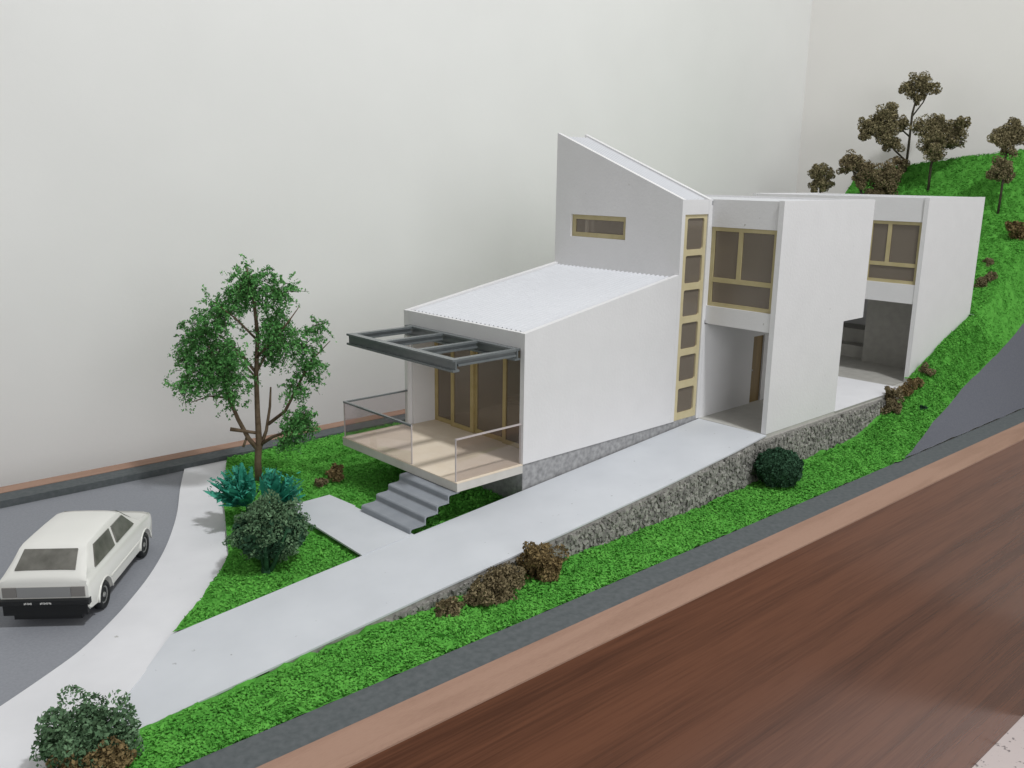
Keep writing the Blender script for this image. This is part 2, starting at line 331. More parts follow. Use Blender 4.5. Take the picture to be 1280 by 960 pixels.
# pavement: slab between the kerb and the lawn
ix = [-2.9, -3.6, -4.6, -5.9, -7.1, -7.97, -9.05, -10.1, -11.5, -12.98]; iy = [8.08, 7.2, 5.2, 2.2, 0.78, -0.07, -1.18, -2.15, -3.1, -3.39]
jx, jy = smooth_curve(ix, iy)
b = MB(); b.prism(list(zip(kx, ky)) + list(zip(jx[::-1], jy[::-1])), 'z', -1.5, -1.235)
tag(b.build('pavement', 'pave'), kind='structure')
# ramp drive up to the house with the short path to the steps
b = MB()
def ramp_prism(pts): 
    n = len(pts); top = [(x, y, ramp_z(x) if z is None else z) for x, y, z in pts]; bot = [(x, y, z - 0.035) for x, y, z in top]
    b.add(top + bot, [tuple(range(n)), tuple(range(2 * n - 1, n - 1, -1))] + [(i, i + n, (i + 1) % n + n, (i + 1) % n) for i in range(n)])
far = [(6.53, -0.02), (3, -0.03), (0, -0.04), (-3.1, -0.02), (-5.5, -0.02), (-7.97, -0.05)]
near = [(-9.25, -1.36), (-9.9, -2.04), (-9.3, -2.13), (-7.5, -2.13), (-4, -2.14), (-1, -2.2), (2, -2.22), (5, -2.16), (6.53, -2.09)]
ramp_prism([(x, y, None) for x, y in far] + [(x, y, None) for x, y in near])
tag(b.build('ramp', 'ramp'), kind='structure')
b = MB(); ramp_prism([(-4.25, -0.03, -0.886), (-3.02, -0.03, -0.80), (-3.02, 2.1, -0.84), (-2.98, 2.15, -0.84), (-3.02, 3.15, -0.86), (-4.2, 3.2, -0.89), (-4.18, 1.8, -0.885)])
tag(b.build('path', 'ramp'), kind='structure')

# turf flakes
def in_plan(x, y):
    left = (y > 0.0) & (x > xin(y) + 0.02) & (x < 5.2) & (y < yb(x) - 0.03) & ~((x > 0) & (y < 4.35)) & ~((x > -4.25) & (x < -3.0) & (y < 3.2))
    front = (y > yroad(x) + 0.03) & (y < np.where(x < 15.2, -2.27, -1.86)) & (x < 19.8) & (x > -11.2 + (-3.5 - y) * 0.0) & ~((x < -9.9) & (y > -2.9 - (x + 11) * 0.6))
    hill = (x >= 19.8) & (x < 29.1) & (y > yroad(x) + 0.03) & (y < yb(x) - 0.05)
    back = (x > 5.2) & (x < 19.8) & (y > 4.45) & (y < yb(x) - 0.05)
    return left | front | hill | back
def scatter(n, x0, x1, y0, y1):
    x = rng.uniform(x0, x1, n); y = rng.uniform(y0, y1, n); k = in_plan(x, y); x, y = x[k], y[k]
    return np.stack([x, y, terrain(x, y) + rng.uniform(-0.01, 0.045, len(x))], axis=1)
T = np.concatenate([scatter(260000, -11, 20, -4.3, -1.8), scatter(150000, -8.2, 5.2, 0, 8.3), scatter(100000, 19.8, 29.1, -3.6, 8), scatter(8000, 5, 20, 4.4, 8)])
fl = flakes(T, 0.054, 1.8, tilt=0.35, sizevar=0.6)
k_ = rng.uniform(size=len(T)) < 0.012; tuft = T[k_] + np.array([0, 0, 0.03]); fl = np.concatenate([fl, flakes(tuft, 0.11, 2.6, sizevar=0.5)])
tag(quads('turf', fl, 'turf'), 'bright green sawdust turf covering the lawns and the hill', 'turf', kind='stuff')

# ------------------------------------------------------------------ stone retaining wall along the ramp
rw = thing('retaining_wall', 'rough grey stone wall along the near side of the ramp', 'wall', (0, 0, 0))
b = MB(); topx = [-7.3, -5.5, -4, -2, 0, 2, 4, 6.5]
def wall_y(x): return float(np.interp(x, [-7.5, -4, -1, 2, 5, 6.5, 14.3], [-2.13, -2.13, -2.19, -2.21, -2.15, -2.08, -2.1]))
def wall_top(x): return ramp_z(x) - 0.037 if x < 6.5 else -0.20
for a, c in zip(topx[:-1], topx[1:]):
    P = [(a, wall_y(a)), (c, wall_y(c)), (c, wall_y(c) + 0.18), (a, wall_y(a) + 0.18)]; zt = [wall_top(a), wall_top(c - 1e-4), wall_top(c - 1e-4), wall_top(a)]
    b.add([(x, y, -1.6) for x, y in P] + [(P[i][0], P[i][1], zt[i]) for i in range(4)], [(3, 2, 1, 0), (4, 5, 6, 7), (0, 1, 5, 4), (1, 2, 6, 5), (2, 3, 7, 6), (3, 0, 4, 7)])
b.box(6.5, 14.3, -2.08, -1.9, -1.6, -0.20)
b.build('backing', 'stone0', rw)
def pebble(c, r):
    """irregular 8-vertex stone"""
    v = np.array([(sx, sy, sz) for sz in (-1, 1) for sy in (-1, 1) for sx in (-1, 1)], float) * rng.uniform(0.55, 1.0, (8, 3)) * r
    ang = rng.uniform(0, 6.28); ca, sa = math.cos(ang), math.sin(ang); rot = np.array([[ca, 0, sa], [0, 1, 0], [-sa, 0, ca]])
    return v @ rot.T + c
def stones(name, pts, rlo, rhi, parent, m='stone'):
    mb = MB()
    for c in pts:
        r = rng.uniform(rlo, rhi) * np.array([1.25, 0.8, 0.9])
        mb.add(pebble(np.array(c), r), [(0, 2, 3, 1), (4, 5, 7, 6), (0, 1, 5, 4), (1, 3, 7, 5), (3, 2, 6, 7), (2, 0, 4, 6)])
    o = mb.build(name, m, parent); o['kind'] = 'stuff'; return o
pts = []
x = -7.4
while x < 14.3:
    zt = wall_top(x) - 0.05; zb = float(terrain(x, -2.2)) - 0.08
    k = max(1, int((zt - zb) / 0.044))
    for j in range(k + 1):
        z = zb + (zt - zb) * j / k if k else zt
        if z < zt: pts.append((x + rng.uniform(-0.05, 0.05), wall_y(x) - 0.01 + rng.uniform(-0.035, 0.02), z + rng.uniform(-0.03, 0.01)))
    x += 0.06
stones('stones', pts, 0.026, 0.052, rw)

# ------------------------------------------------------------------ the house
H = thing('model_house', 'white card model house with sloping roofs, window strip and cantilevered deck', 'house')
W1, L1, L2 = 4.38, 5.31, 6.54
def part(name, m, parent=None, **k): return lambda mb: mb.build(name, m, parent or H, **k)
def hbox(name, m, *a, parent=None): return MB().box(*a).build(name, m, parent or H)
# living wing
MB().prism([(0, 0), (L1 - 0.002, 0), (L1 - 0.002, 3.84), (0, 2.93)], 'y', 0, 0.13).build('side_wall', 'card', H)
MB().prism([(0, 0), (L1 - 0.002, 0), (L1 - 0.002, 3.84), (0, 2.93)], 'y', W1 - 0.13, W1).build('side_wall', 'card', H)
hbox('fascia', 'card', 0.003, 0.11, 0.131, W1 - 0.131, 2.58, 2.935)
hbox('floor_slab', 'slabside', -1.87, 0.0, 0.004, W1 - 0.004, -0.2, -0.02)
hbox('floor_slab', 'slabside', 0.001, L1, 0.21, W1 - 0.03, -0.2, -0.02)
hbox('deck_floor', 'deck', -1.872, -0.001, 0.0, W1, -0.019, -0.0005)
hbox('deck_floor', 'deck', 0.0, L1 - 0.01, 0.14, W1 - 0.14, -0.019, -0.0005)
hbox('ceiling', 'card', 0.12, L1 - 0.01, 0.132, W1 - 0.132, 2.52, 2.575)
hbox('plinth', 'plinth', 0.02, 6.53, 0.025, 0.2, -1.5, -0.004)
hbox('plinth', 'plinth', 0.02, 0.2, 0.21, W1, -1.5, -0.205)
# upper edge of the plinth follows the tapering strip under the wall
def corrugated(name, along, n, amp, mb_fn):
    pass
def corr_sheet(P00, P10, P01, P11, n, amp, thick=0.03):
    """corrugated sheet: ridges run from P00 to P10, waves counted across P00..P01"""
    mb = MB(); P00, P10, P01, P11 = map(Vector, (P00, P10, P01, P11)); m = n * 8 + 1; vs = []
    for side in (0, -thick):
        for i in range(m):
            t = i / (m - 1); z = amp * (1 - math.cos(2 * math.pi * n * t)) / 2 * 1.0
            a = P00.lerp(P01, t); c = P10.lerp(P11, t); vs += [a + Vector((0, 0, z + side)), c + Vector((0, 0, z + side))]
    fs = []
    for i in range(m - 1):
        k = 2 * i; fs.append((k, k + 1, k + 3, k + 2)); k2 = k + 2 * m; fs.append((k2, k2 + 2, k2 + 3, k2 + 1))
        fs.append((k, k + 2, k2 + 2, k2)); fs.append((k + 1, k2 + 1, k2 + 3, k + 3))
    mb.add(vs, fs); return mb
sl = (3.84 - 2.93) / L1
corr_sheet((0.20, 0.134, 2.885), (L1 - 0.003, 0.134, 2.865 + sl * (L1 - 0.17)), (0.20, W1 - 0.134, 2.885), (L1 - 0.003, W1 - 0.134, 2.865 + sl * (L1 - 0.17)), 28, 0.05).build('roof_sheet', 'roof', H)
# glazed doors at the back of the deck
gd = MB().box(0.78, 0.88, 0.132, 0.36, 0.002, 2.515).build('glass_door', 'khaki', H)
XD = 0.74
def frame_x(mb, x0, x1, y0, y1, z0, z1, t): mb.box(x0, x1, y0, y0 + t, z0, z1); mb.box(x0, x1, y1 - t, y1, z0, z1); mb.box(x0, x1, y0 + t, y1 - t, z0, z0 + t); mb.box(x0, x1, y0 + t, y1 - t, z1 - t, z1)
for i, (ya, yc, xo) in enumerate(((0.37, 1.50, 0.0), (1.46, 2.62, 0.06), (2.58, 3.45, 0.0), (3.41, 4.18, 0.06))):
    m_ = MB(); frame_x(m_, XD + xo, XD + xo + 0.055, ya, yc, 0.003, 2.51, 0.11); lf = m_.build('door_leaf', 'khaki', gd)
    hbox('pane', 'tint', XD + xo + 0.02, XD + xo + 0.03, ya + 0.1, yc - 0.1, 0.10, 2.42, parent=gd)
hbox('side_panel', 'card', 0.12, 0.9, 4.185, 4.247, 0.002, 2.515)
hbox('table_block', 'floor', 2.2, 3.6, 1.4, 3.0, 0.5, 0.6); hbox('table_block', 'floor', 2.8, 3.0, 2.1, 2.3, 0.0, 0.5)
# tower
def ring_x(mb, x0, x1, outer, hole):
    """wall with one rectangular hole: outer list of 4 (y,z) bottom-left, bottom-right, top-right, top-left ; hole (y0,y1,z0,z1)"""
    (yl, zl), (yr, zr), (yr2, ztr), (yl2, ztl) = outer; y0, y1, z0, z1 = hole
    zt = lambda y: ztl + (ztr - ztl) * (y - yl) / (yr - yl)
    mb.prism([(yl, zl), (y0, zl), (y0, zt(y0)), (yl, ztl)], 'x', x0, x1); mb.prism([(y1, zr), (yr, zr), (yr, ztr), (y1, zt(y1))], 'x', x0, x1)
    mb.prism([(y0, zl), (y1, zl), (y1, z0), (y0, z0)], 'x', x0, x1); mb.prism([(y0, z1), (y1, z1), (y1, zt(y1)), (y0, zt(y0))], 'x', x0, x1)
    return mb
ring_x(MB(), L1, L1 + 0.13, [(0.0, -0.0), (W1, -0.0), (W1, 7.39), (0.0, 5.70)], (1.80, 3.78, 4.60, 5.20)).build('tower_front_wall', 'card', H)
MB().prism([(0.0, 5.0), (W1, 5.0), (W1, 7.39), (0.0, 5.70)], 'x', L2 - 0.12, L2).build('tower_rear_wall', 'card', H)
hbox('tower_far_wall', 'card', L1 + 0.131, L2 - 0.121, W1 - 0.13, W1, 0, 7.26)
hbox('tower_fascia', 'card', L1 + 0.131, L2 - 0.121, 0.004, 0.11, 5.33, 5.69)
hbox('corner_post', 'card', L2 - 0.12, L2 - 0.002, 0.0, 0.13, -0.09, 4.999)
tz = lambda y: 5.70 + (7.39 - 5.70) * y / W1 - 0.09
corr_sheet((L1 + 0.132, 0.12, tz(0.12)), (L1 + 0.132, W1 - 0.13, tz(W1 - 0.13)), (L2 - 0.122, 0.12, tz(0.12)), (L2 - 0.122, W1 - 0.13, tz(W1 - 0.13)), 7, 0.06).build('roof_sheet', 'roof', H)
# slot window in the tower
wn = MB(); frame_x(wn, L1 + 0.06, L1 + 0.12, 1.803, 3.777, 4.603, 5.197, 0.12); wo = wn.build('window', 'khaki3', H)
hbox('pane', 'tint', L1 + 0.085, L1 + 0.095, 1.9, 3.68, 4.70, 5.10, parent=wo)
# tall window strip on the tower's near side: six panes with rounded corners
st = MB(); X0, X1 = 5.445, 6.415
zs = [0.19 + 0.853 * k for k in range(6)]; ph = [0.66, 0.68, 0.68, 0.68, 0.70, 0.78]
px0, px1 = 5.60, 6.30
st.box(X0, px0, 0.035, 0.10, 0.0, 5.328); st.box(px1, X1, 0.035, 0.10, 0.0, 5.328)
edges = [0.0] + [v for k in range(6) for v in (zs[k], zs[k] + ph[k])] + [5.328]
for k in range(0, len(edges), 2): st.box(px0, px1, 0.035, 0.10, edges[k], edges[k + 1])
def fillet(mb, x, z, sx, sz, r=0.06):
    n = 5; arc = [(x + sx * r * (1 - math.sin(a)), z + sz * r * (1 - math.cos(a))) for a in [i * math.pi / 2 / n for i in range(n + 1)]]
    mb.prism([(x, z)] + arc, 'y', 0.036, 0.099)
for k in range(6):
    for sx, xx in ((1, px0), (-1, px1)):
        fillet(st, xx, zs[k], sx, 1); fillet(st, xx, zs[k] + ph[k], sx, -1)
so = st.build('strip_window', 'khaki2', H)
for k in range(6): hbox('pane', 'tint', px0 - 0.02, px1 + 0.02, 0.068, 0.076, zs[k] - 0.02, zs[k] + ph[k] + 0.02, parent=so)
# middle wing (two storeys)
MB().prism([(L2, -0.09), (10.09, -0.09), (10.09, 2.46), (11.21, 2.46), (11.21, 5.715), (L2, 5.715)], 'y', -2.06, -1.92).build('side_wall', 'card', H)
hbox('fascia', 'card', L2 + 0.04, L2 + 0.16, -1.919, -0.002, 5.01, 5.70)
hbox('lintel', 'card', L2 + 0.02, L2 + 0.16, -1.919, -0.002, 2.50, 2.97)
hbox('storey_floor', 'card', L2 + 0.162, 11.2, -1.919, 4.23, 2.47, 2.57)
hbox('roof', 'roof', L2 + 0.162, 11.07, -1.919, 4.23, 5.56, 5.66)
hbox('rear_wall', 'card', 11.07, 11.20, -1.919, 4.23, 2.572, 5.71)
hbox('far_wall', 'card', L2 + 0.01, 11.21, 4.24, 4.38, -0.09, 5.715)
hbox('ground_slab', 'floor', L2 + 0.002, 19.6, -2.05, 4.3, -0.25, -0.094)
hbox('terrace', 'pave', 10.09, 14.42, -2.08, 4.2, -0.093, -0.08)
hbox('porch_wall', 'card', L2 + 0.001, 9.0, 0.0, 0.12, -0.092, 2.468)
hbox('porch_wall', 'card', 9.56, 10.0, 0.0, 0.12, -0.092, 2.468); hbox('porch_wall', 'card', 9.0, 9.56, 0.0, 0.12, 1.86, 2.468)
hbox('inner_wall', 'card', L2 + 0.001, 9.0, 0.0, 0.12, 2.58, 5.55)
hbox('inner_wall', 'card', 10.0, 10.1, 0.0, 4.23, -0.09, 2.468)
dr = hbox('door', 'brown', 9.0, 9.56, 0.05, 0.10, -0.09, 1.858)
hbox('handle', 'chrome', 9.06, 9.10, 0.02, 0.05, 0.85, 0.89, parent=dr)
def big_window(x, y0, y1, z0, z1, zm, ym):
    m_ = MB(); t = 0.10; frame_x(m_, x, x + 0.07, y0, y1, z0, z1, t)
    m_.box(x + 0.004, x + 0.066, y0 + t, y1 - t, zm - 0.06, zm + 0.06); m_.box(x + 0.004, x + 0.066, ym - 0.06, ym + 0.06, zm + 0.06, z1 - t)
    o = m_.build('window', 'khaki3', H)
    hbox('pane', 'tint', x + 0.03, x + 0.04, y0 + 0.08, y1 - 0.08, z0 + 0.08, zm - 0.04, parent=o)
    hbox('pane', 'tint', x + 0.03, x + 0.04, y0 + 0.08, ym - 0.04, zm + 0.04, z1 - 0.08, parent=o); hbox('pane', 'tint', x + 0.03, x + 0.04, ym + 0.04, y1 - 0.08, zm + 0.04, z1 - 0.08, parent=o)
big_window(L2 + 0.07, -1.917, -0.004, 2.972, 5.008, 3.66, -0.87)
# rear wing
MB().prism([(15.31, -0.3), (19.78, -0.3), (19.78, 5.73), (15.31, 5.73)], 'y', -1.83, -1.69).build('side_wall', 'card', H)
hbox('fascia', 'card', 15.35, 15.48, -1.689, 4.23, 4.98, 5.72)
hbox('lintel', 'card', 15.33, 15.48, -1.689, 4.23, 2.43, 3.03)
hbox('front_wall', 'card', 15.36, 15.47, 0.0, 4.23, 3.032, 4.978)
hbox('roof', 'roof', 15.482, 19.64, -1.689, 4.23, 5.58, 5.68); hbox('storey_floor', 'card', 15.482, 19.64, -1.689, 4.23, 2.43, 2.55)
hbox('rear_wall', 'card', 19.64, 19.775, -1.689, 4.23, -0.3, 5.72); hbox('far_wall', 'card', 15.32, 19.78, 4.24, 4.38, -0.3, 5.73)
hbox('rear_floor', 'shadefloor', 14.422, 19.6, -1.685, 4.2, -0.0935, -0.082)  # darker sheet over the slab from where the shade begins
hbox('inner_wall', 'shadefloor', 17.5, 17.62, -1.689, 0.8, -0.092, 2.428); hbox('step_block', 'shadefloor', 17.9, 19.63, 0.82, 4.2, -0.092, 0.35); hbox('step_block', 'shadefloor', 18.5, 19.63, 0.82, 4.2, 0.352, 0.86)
big_window(15.39, -1.687, -0.003, 3.032, 4.978, 3.62, -0.66)
hbox('rear_slab', 'ramp', 19.8, 20.7, -1.95, 0.4, 1.45, 1.72)
# deck railing
rl = MB().box(-1.86, -1.80, 1.62, 4.33, 0.86, 0.90); rl.box(-1.80, 0.0, 4.27, 4.33, 0.86, 0.90)
ro = rl.build('railing', 'dgrey', H)
hbox('glass_panel', 'clear', -1.842, -1.832, 1.62, 4.31, 0.001, 0.859, parent=ro); hbox('glass_panel', 'clear', -1.83, -0.002, 4.295, 4.305, 0.001, 0.859, parent=ro)
hbox('panel_edge', 'cleardge', -1.85, -1.825, 1.60, 1.619, 0.001, 0.90, parent=ro); hbox('panel_edge', 'cleardge', -1.85, -1.825, 4.311, 4.33, 0.001, 0.859, parent=ro)
r2 = MB().box(-1.84, -0.002, 0.05, 0.105, 0.905, 0.93); r2o = r2.build('railing', 'cleardge', H)
hbox('glass_panel', 'clear', -1.835, -0.002, 0.073, 0.083, 0.001, 0.904, parent=r2o); hbox('panel_edge', 'cleardge', -1.855, -1.836, 0.065, 0.09, 0.001, 0.93, parent=r2o)
# pergola: I-section beams
pg = MB()
def ibeam_y(mb, x0, x1, y0, y1, z0, z1): 
    c = (x0 + x1) / 2; mb.box(x0, x1, y0, y1, z1 - 0.045, z1); mb.box(x0, x1, y0, y1, z0, z0 + 0.045); mb.box(c - 0.02, c + 0.02, y0, y1, z0 + 0.045, z1 - 0.045)
def ibeam_x(mb, x0, x1, y0, y1, z0, z1):
    c = (y0 + y1) / 2; mb.box(x0, x1, y0, y1, z1 - 0.045, z1); mb.box(x0, x1, y0, y1, z0, z0 + 0.045); mb.box(x0, x1, c - 0.02, c + 0.02, z0 + 0.045, z1 - 0.045)
ibeam_y(pg, -1.93, -1.76, 0.06, 3.98, 2.34, 2.60); po = pg.build('pergola', 'dgrey', H)
pb = MB(); ibeam_y(pb, -0.16, -0.002, 0.14, 4.12, 2.34, 2.598); pb.build('beam', 'dgrey', po)
for yc in (0.16, 1.43, 2.68, 3.90):
    rb = MB(); ibeam_x(rb, -1.758, -0.162, yc - 0.065, yc + 0.065, 2.44, 2.597); rb.build('rafter', 'dgrey', po)
# bent steps up to the deck
stp = MB().box(-1.90, -1.80, 0.9, 1.5, -0.95, -0.30).build('staircase', 'black', H)
for i, (xa, xb, zt, zb) in enumerate(((-3.08, -2.70, -0.685, -0.835), (-2.70, -2.38, -0.525, -0.70), (-2.38, -2.08, -0.375, -0.54), (-2.08, -1.76, -0.215, -0.39))):
    r = 0.05; th = 0.03
    top = [(xa, zb), (xa + 0.005, zt - 0.09)] + [(xa + r * (1 - math.cos(a)) - 0.0, zt - r + r * math.sin(a)) for a in np.linspace(0.3, math.pi / 2, 5)] + [(xb - 0.05, zt + 0.0), (xb - 0.012, zt + 0.012), (xb + 0.002, zt + 0.03)]
    pr = top + [(x + 0.012 if k > len(top) - 4 else x + th, z - th - 0.005) for k, (x, z) in list(enumerate(top))[::-1]]
    MB().prism(pr, 'y', 0.02 + 0.01 * i, 1.76).build('step', 'mgrey', stp)

# ------------------------------------------------------------------ plants
def to_quads_clump(c, rad, n, size, squash=1.0, lumps=14, aspect=1.6, lump_r=0.42):
    """spongy clump: many small flakes gathered on sub-lumps"""
    c = np.array(c, float); L = unit(rng.normal(size=(lumps, 3))) * (rng.uniform(0.25, 0.85, lumps)[:, None]) * rad; L[:, 2] *= squash
    k = rng.integers(0, lumps, n); r = rad * lump_r * rng.uniform(0.6, 1.15, lumps)[k]
    P = c + L[k] + unit(rng.normal(size=(n, 3))) * (r * rng.uniform(0.5, 1.0, n) ** 0.5)[:, None]
    return flakes(P, size, aspect)
def plant(name, label, cat, loc, clumps, leafmat, stems=(), stemmat='darkbark', size=0.09, dens=1.0, group=None, aspect=1.6, lump_r=0.42):
    o = thing(name, label, cat, loc, group=group); q = []
    for (dx, dy, dz, r, *sq) in clumps:
        if name.startswith('hill'): r *= 1.30; lump_r = 0.36
        n = int(900 * dens * (r / 0.4) ** 2 * (0.09 / size) ** 2); q.append(to_quads_clump((dx, dy, dz), r, n, size, sq[0] if sq else 0.9, lumps=max(6, int(14 * (r / 0.4))), aspect=aspect, lump_r=lump_r))
    cr = quads('crown' if cat == 'tree' else 'foliage', np.concatenate(q), leafmat, o)
    if stems:
        mb = MB()
        for p, rr in stems: mb.tube(p, rr, 6)
        mb.build('trunk' if cat == 'tree' else 'stem', stemmat, o, smooth=True)
    return o
Rv = np.array([0.735, -0.678, 0.0])      # screen-right, used only to turn plants' broad side as they stand
def rp(r, d, z): v = Rv * r + np.array([0.678, 0.735, 0]) * d; return (v[0], v[1], z)

def tz_(x, y): return float(terrain(x, y))

# hero tree on the lawn
def hero_tree(x, y):
    z0 = tz_(x, y); o = thing('leafy_tree', 'tall green leafy tree with brown forked trunk behind the teal plant', 'tree', (x, y, z0))
    k = 1.0
    A = lambda r, z, d=0.0: Vector(rp(r * 0.92, d, z * 1.06))
    br = [  # polyline (screen-right, height), radii
        ([A(0.0, -0.1), A(0.0, 0.45), A(0.06, 0.95), A(0.06, 1.6), A(0.08, 2.5), A(0.16, 3.4, .05), A(0.10, 4.2, .05), A(-0.02, 4.9, 0.0)], [.10, .085, .08, .065, .055, .05, .035, .012]),
        ([A(0.03, 0.75), A(-0.2, 1.05, -.05), A(-0.42, 1.5, -.1), A(-0.6, 2.0, -.15), A(-0.75, 2.6, -.2), A(-1.0, 3.2, -.25)], [.06, .055, .05, .04, .03, .012]),
        ([A(0.04, 0.72), A(0.25, 1.2, .05), A(0.36, 1.75, .1), A(0.4, 2.2, .12)], [.055, .04, .032, .02]),
        ([A(0.06, 1.15), A(-0.25, 1.22, -.1), A(-0.62, 1.28, -.15)], [.04, .04, .05]),
        ([A(0.3, 1.35, .06), A(0.75, 1.65, .1), A(1.05, 2.15, .15), A(1.4, 2.75, .2), A(1.95, 3.25, .25)], [.045, .04, .035, .025, .008]),
        ([A(0.12, 0.9), A(0.45, 1.1, -.1), A(0.85, 1.25, -.2), A(1.3, 1.35, -.25)], [.045, .04, .032, .012]),
        ([A(0.08, 2.55), A(-0.35, 2.95, .2), A(-0.9, 3.3, .4), A(-1.5, 3.45, .55)], [.04, .03, .022, .008]),
        ([A(0.12, 2.9), A(0.55, 3.3, -.15), A(1.0, 3.7, -.3), A(1.35, 4.1, -.35)], [.035, .028, .02, .008]),
        ([A(0.14, 3.3), A(-0.3, 3.8, -.2), A(-0.8, 4.2, -.35)], [.03, .022, .008]),
        ([A(-0.6, 2.0, -.15), A(-1.0, 2.1, -.4), A(-1.4, 2.0, -.6)], [.03, .02, .008]),
        ([A(-0.25, 1.05, -.05), A(-0.33, 0.85, -.1)], [.03, .03]),
        ([A(0.12, 2.6), A(0.3, 3.0, .4), A(0.5, 3.5, .8)], [.03, .02, .008]),
        ([A(0.1, 2.4), A(0.0, 2.8, -.5), A(-0.2, 3.3, -.9)], [.03, .02, .008]),
    ]
    mb = MB()
    for p, r in br: mb.tube(p, r, 7)
    tr = mb.build('trunk', 'bark', o, smooth=True)
    cl = [(-1.35, 3.35, .2, .62, 90), (-1.0, 2.85, -.3, .62, 95), (-0.55, 2.55, -.35, .6, 90), (-0.75, 3.9, -.1, .6, 85), (0.0, 4.55, 0, .58, 80), (-0.3, 4.2, .5, .5, 45),
          (0.75, 4.35, -.1, .5, 60), (0.75, 3.45, -.2, .5, 75), (0.4, 2.95, .4, .45, 50), (1.45, 2.65, .2, .45, 48), (1.35, 3.2, .1, .4, 34), (1.25, 1.5, -.25, .42, 85),
          (-1.55, 2.35, -.4, .5, 42), (0.35, 3.6, .8, .45, 35), (-0.3, 3.1, -.8, .45, 45), (-0.55, 1.95, -.2, .35, 20), (1.05, 2.2, .1, .35, 22), (-1.7, 2.9, .1, .45, 38), (1.7, 3.5, .2, .35, 16), (0.9, 1.1, -.25, .3, 25)]
    Q = []; tw = MB()
    for (r, z, d, rad, n) in cl:
        c = np.array(rp(r * 0.90, d, z * 1.06))
        for _ in range(int(n * 2.0)):
            p = c + unit(rng.normal(size=3)) * rad * 0.92 * rng.uniform(0.15, 1.0); dr_ = unit(unit(p - c + rng.normal(size=3) * .3) + np.array([0, 0, rng.uniform(-0.5, 0.2)]))
            ln = rng.uniform(0.12, 0.32); m_ = rng.integers(10, 24); t = rng.uniform(0, 1, m_)
            pts_ = p + dr_ * (t * ln)[:, None] + np.array([0, 0, -1]) * (t ** 2 * ln * 0.35)[:, None] + rng.normal(size=(m_, 3)) * 0.024
            Q.append(flakes(pts_, 0.068, 2.1))
            if rng.uniform() < 0.3:
                e = p + dr_ * ln; tw.tube([p - dr_ * 0.15, p, e - np.array([0, 0, .3 * ln])], [.008, .008, .003], 3)
    quads('crown', np.concatenate(Q), 'leaf', o); tw.build('twigs', 'darkbark', tr)
hero_tree(-3.5, 5.6)

def feather_plant(x, y, label, lean):
    o = thing('feather_plant', label, 'plant', (x, y, tz_(x, y)), group='teal feather plants')
    Q = []; mb = MB()
    for i in range(64):
        az = lean + rng.normal() * 0.9; el = rng.uniform(0.5, 1.5); L = rng.uniform(0.65, 1.1)
        d = np.array([math.cos(az) * math.cos(el), math.sin(az) * math.cos(el), math.sin(el)]); s = unit(np.cross(d, [0, 0, 1.0]) + rng.normal(size=3) * .3); up = np.cross(s, d)
        wd = rng.uniform(0.06, 0.14); prev = None; n = 6
        for k in range(n):
            t = (k + 1) / n; c = d * L * (0.15 + 0.85 * t) - up * 0.12 * t * t + np.array([0, 0, 0.22]); wv = wd * math.sin(math.pi * min(0.98, 0.15 + 0.8 * t)) 
            cur = (c - s * wv, c + s * wv)
            if prev is not None: Q.append([prev[0], prev[1], cur[1], cur[0]])
            prev = cur
        # ragged barbs
        t = rng.uniform(0.3, 1, 14); P = d * L * (0.15 + 0.85 * t)[:, None] + s * (rng.uniform(-1, 1, 14) * wd * 1.2)[:, None] + np.array([0, 0, 0.20]); Q += list(flakes(P, 0.10, 2.6))
    quads('fronds', np.array(Q), 'teal', o)
    mb.tube([(0, 0, -0.1), (0, 0, 0.3)], [0.05, 0.06], 6); mb.build('stem', 'greenbark', o)
feather_plant(-4.78, 3.55, 'left of two teal feather plants, leaning over the white pavement', 2.5)
feather_plant(-4.62, 2.98, 'right of two teal feather plants, above the round leafy shrub', -0.7)

def leafy_shrub(x, y):
    z = tz_(x, y); o = thing('leafy_shrub', 'broad dark green shrub with small pale leaves and forked stems on corner lawn', 'shrub', (x, y, z))
    mb = MB()
    for a, L, r in ((0, .5, .0), (2.1, .6, .2), (4.2, .55, .25), (5.3, .8, .45), (1.0, .8, .4)):
        e = (math.cos(a) * r, math.sin(a) * r, 0.35 + L * .7); mb.tube([(0, 0, -0.08), (e[0] * .4, e[1] * .4, .25), e], [.07, .045, .02], 6)
    mb.tube([(0, 0, -0.1), (0, 0, 0.12)], [0.14, 0.10], 8)
    mb.build('stem', 'greenbark', o, smooth=True)
    c = np.array(rp(-0.02, 0.40, 0.72)); n = 8500
    P = unit(rng.normal(size=(n, 3))); rad = rng.uniform(0.45, 1.0, n) ** 0.5 * (0.86 + 0.26 * np.sin(P[:, 0] * 6 + 1) * np.cos(P[:, 1] * 5 + P[:, 2] * 6)); P = P * rad[:, None] * np.array([0.82, 0.80, 0.68]) + c
    quads('foliage', flakes(P, 0.06, 1.7), 'sage', o)
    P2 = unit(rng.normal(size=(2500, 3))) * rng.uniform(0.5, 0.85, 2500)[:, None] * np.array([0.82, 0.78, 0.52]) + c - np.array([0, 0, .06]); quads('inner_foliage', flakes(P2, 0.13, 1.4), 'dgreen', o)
leafy_shrub(-5.72, 0.95)

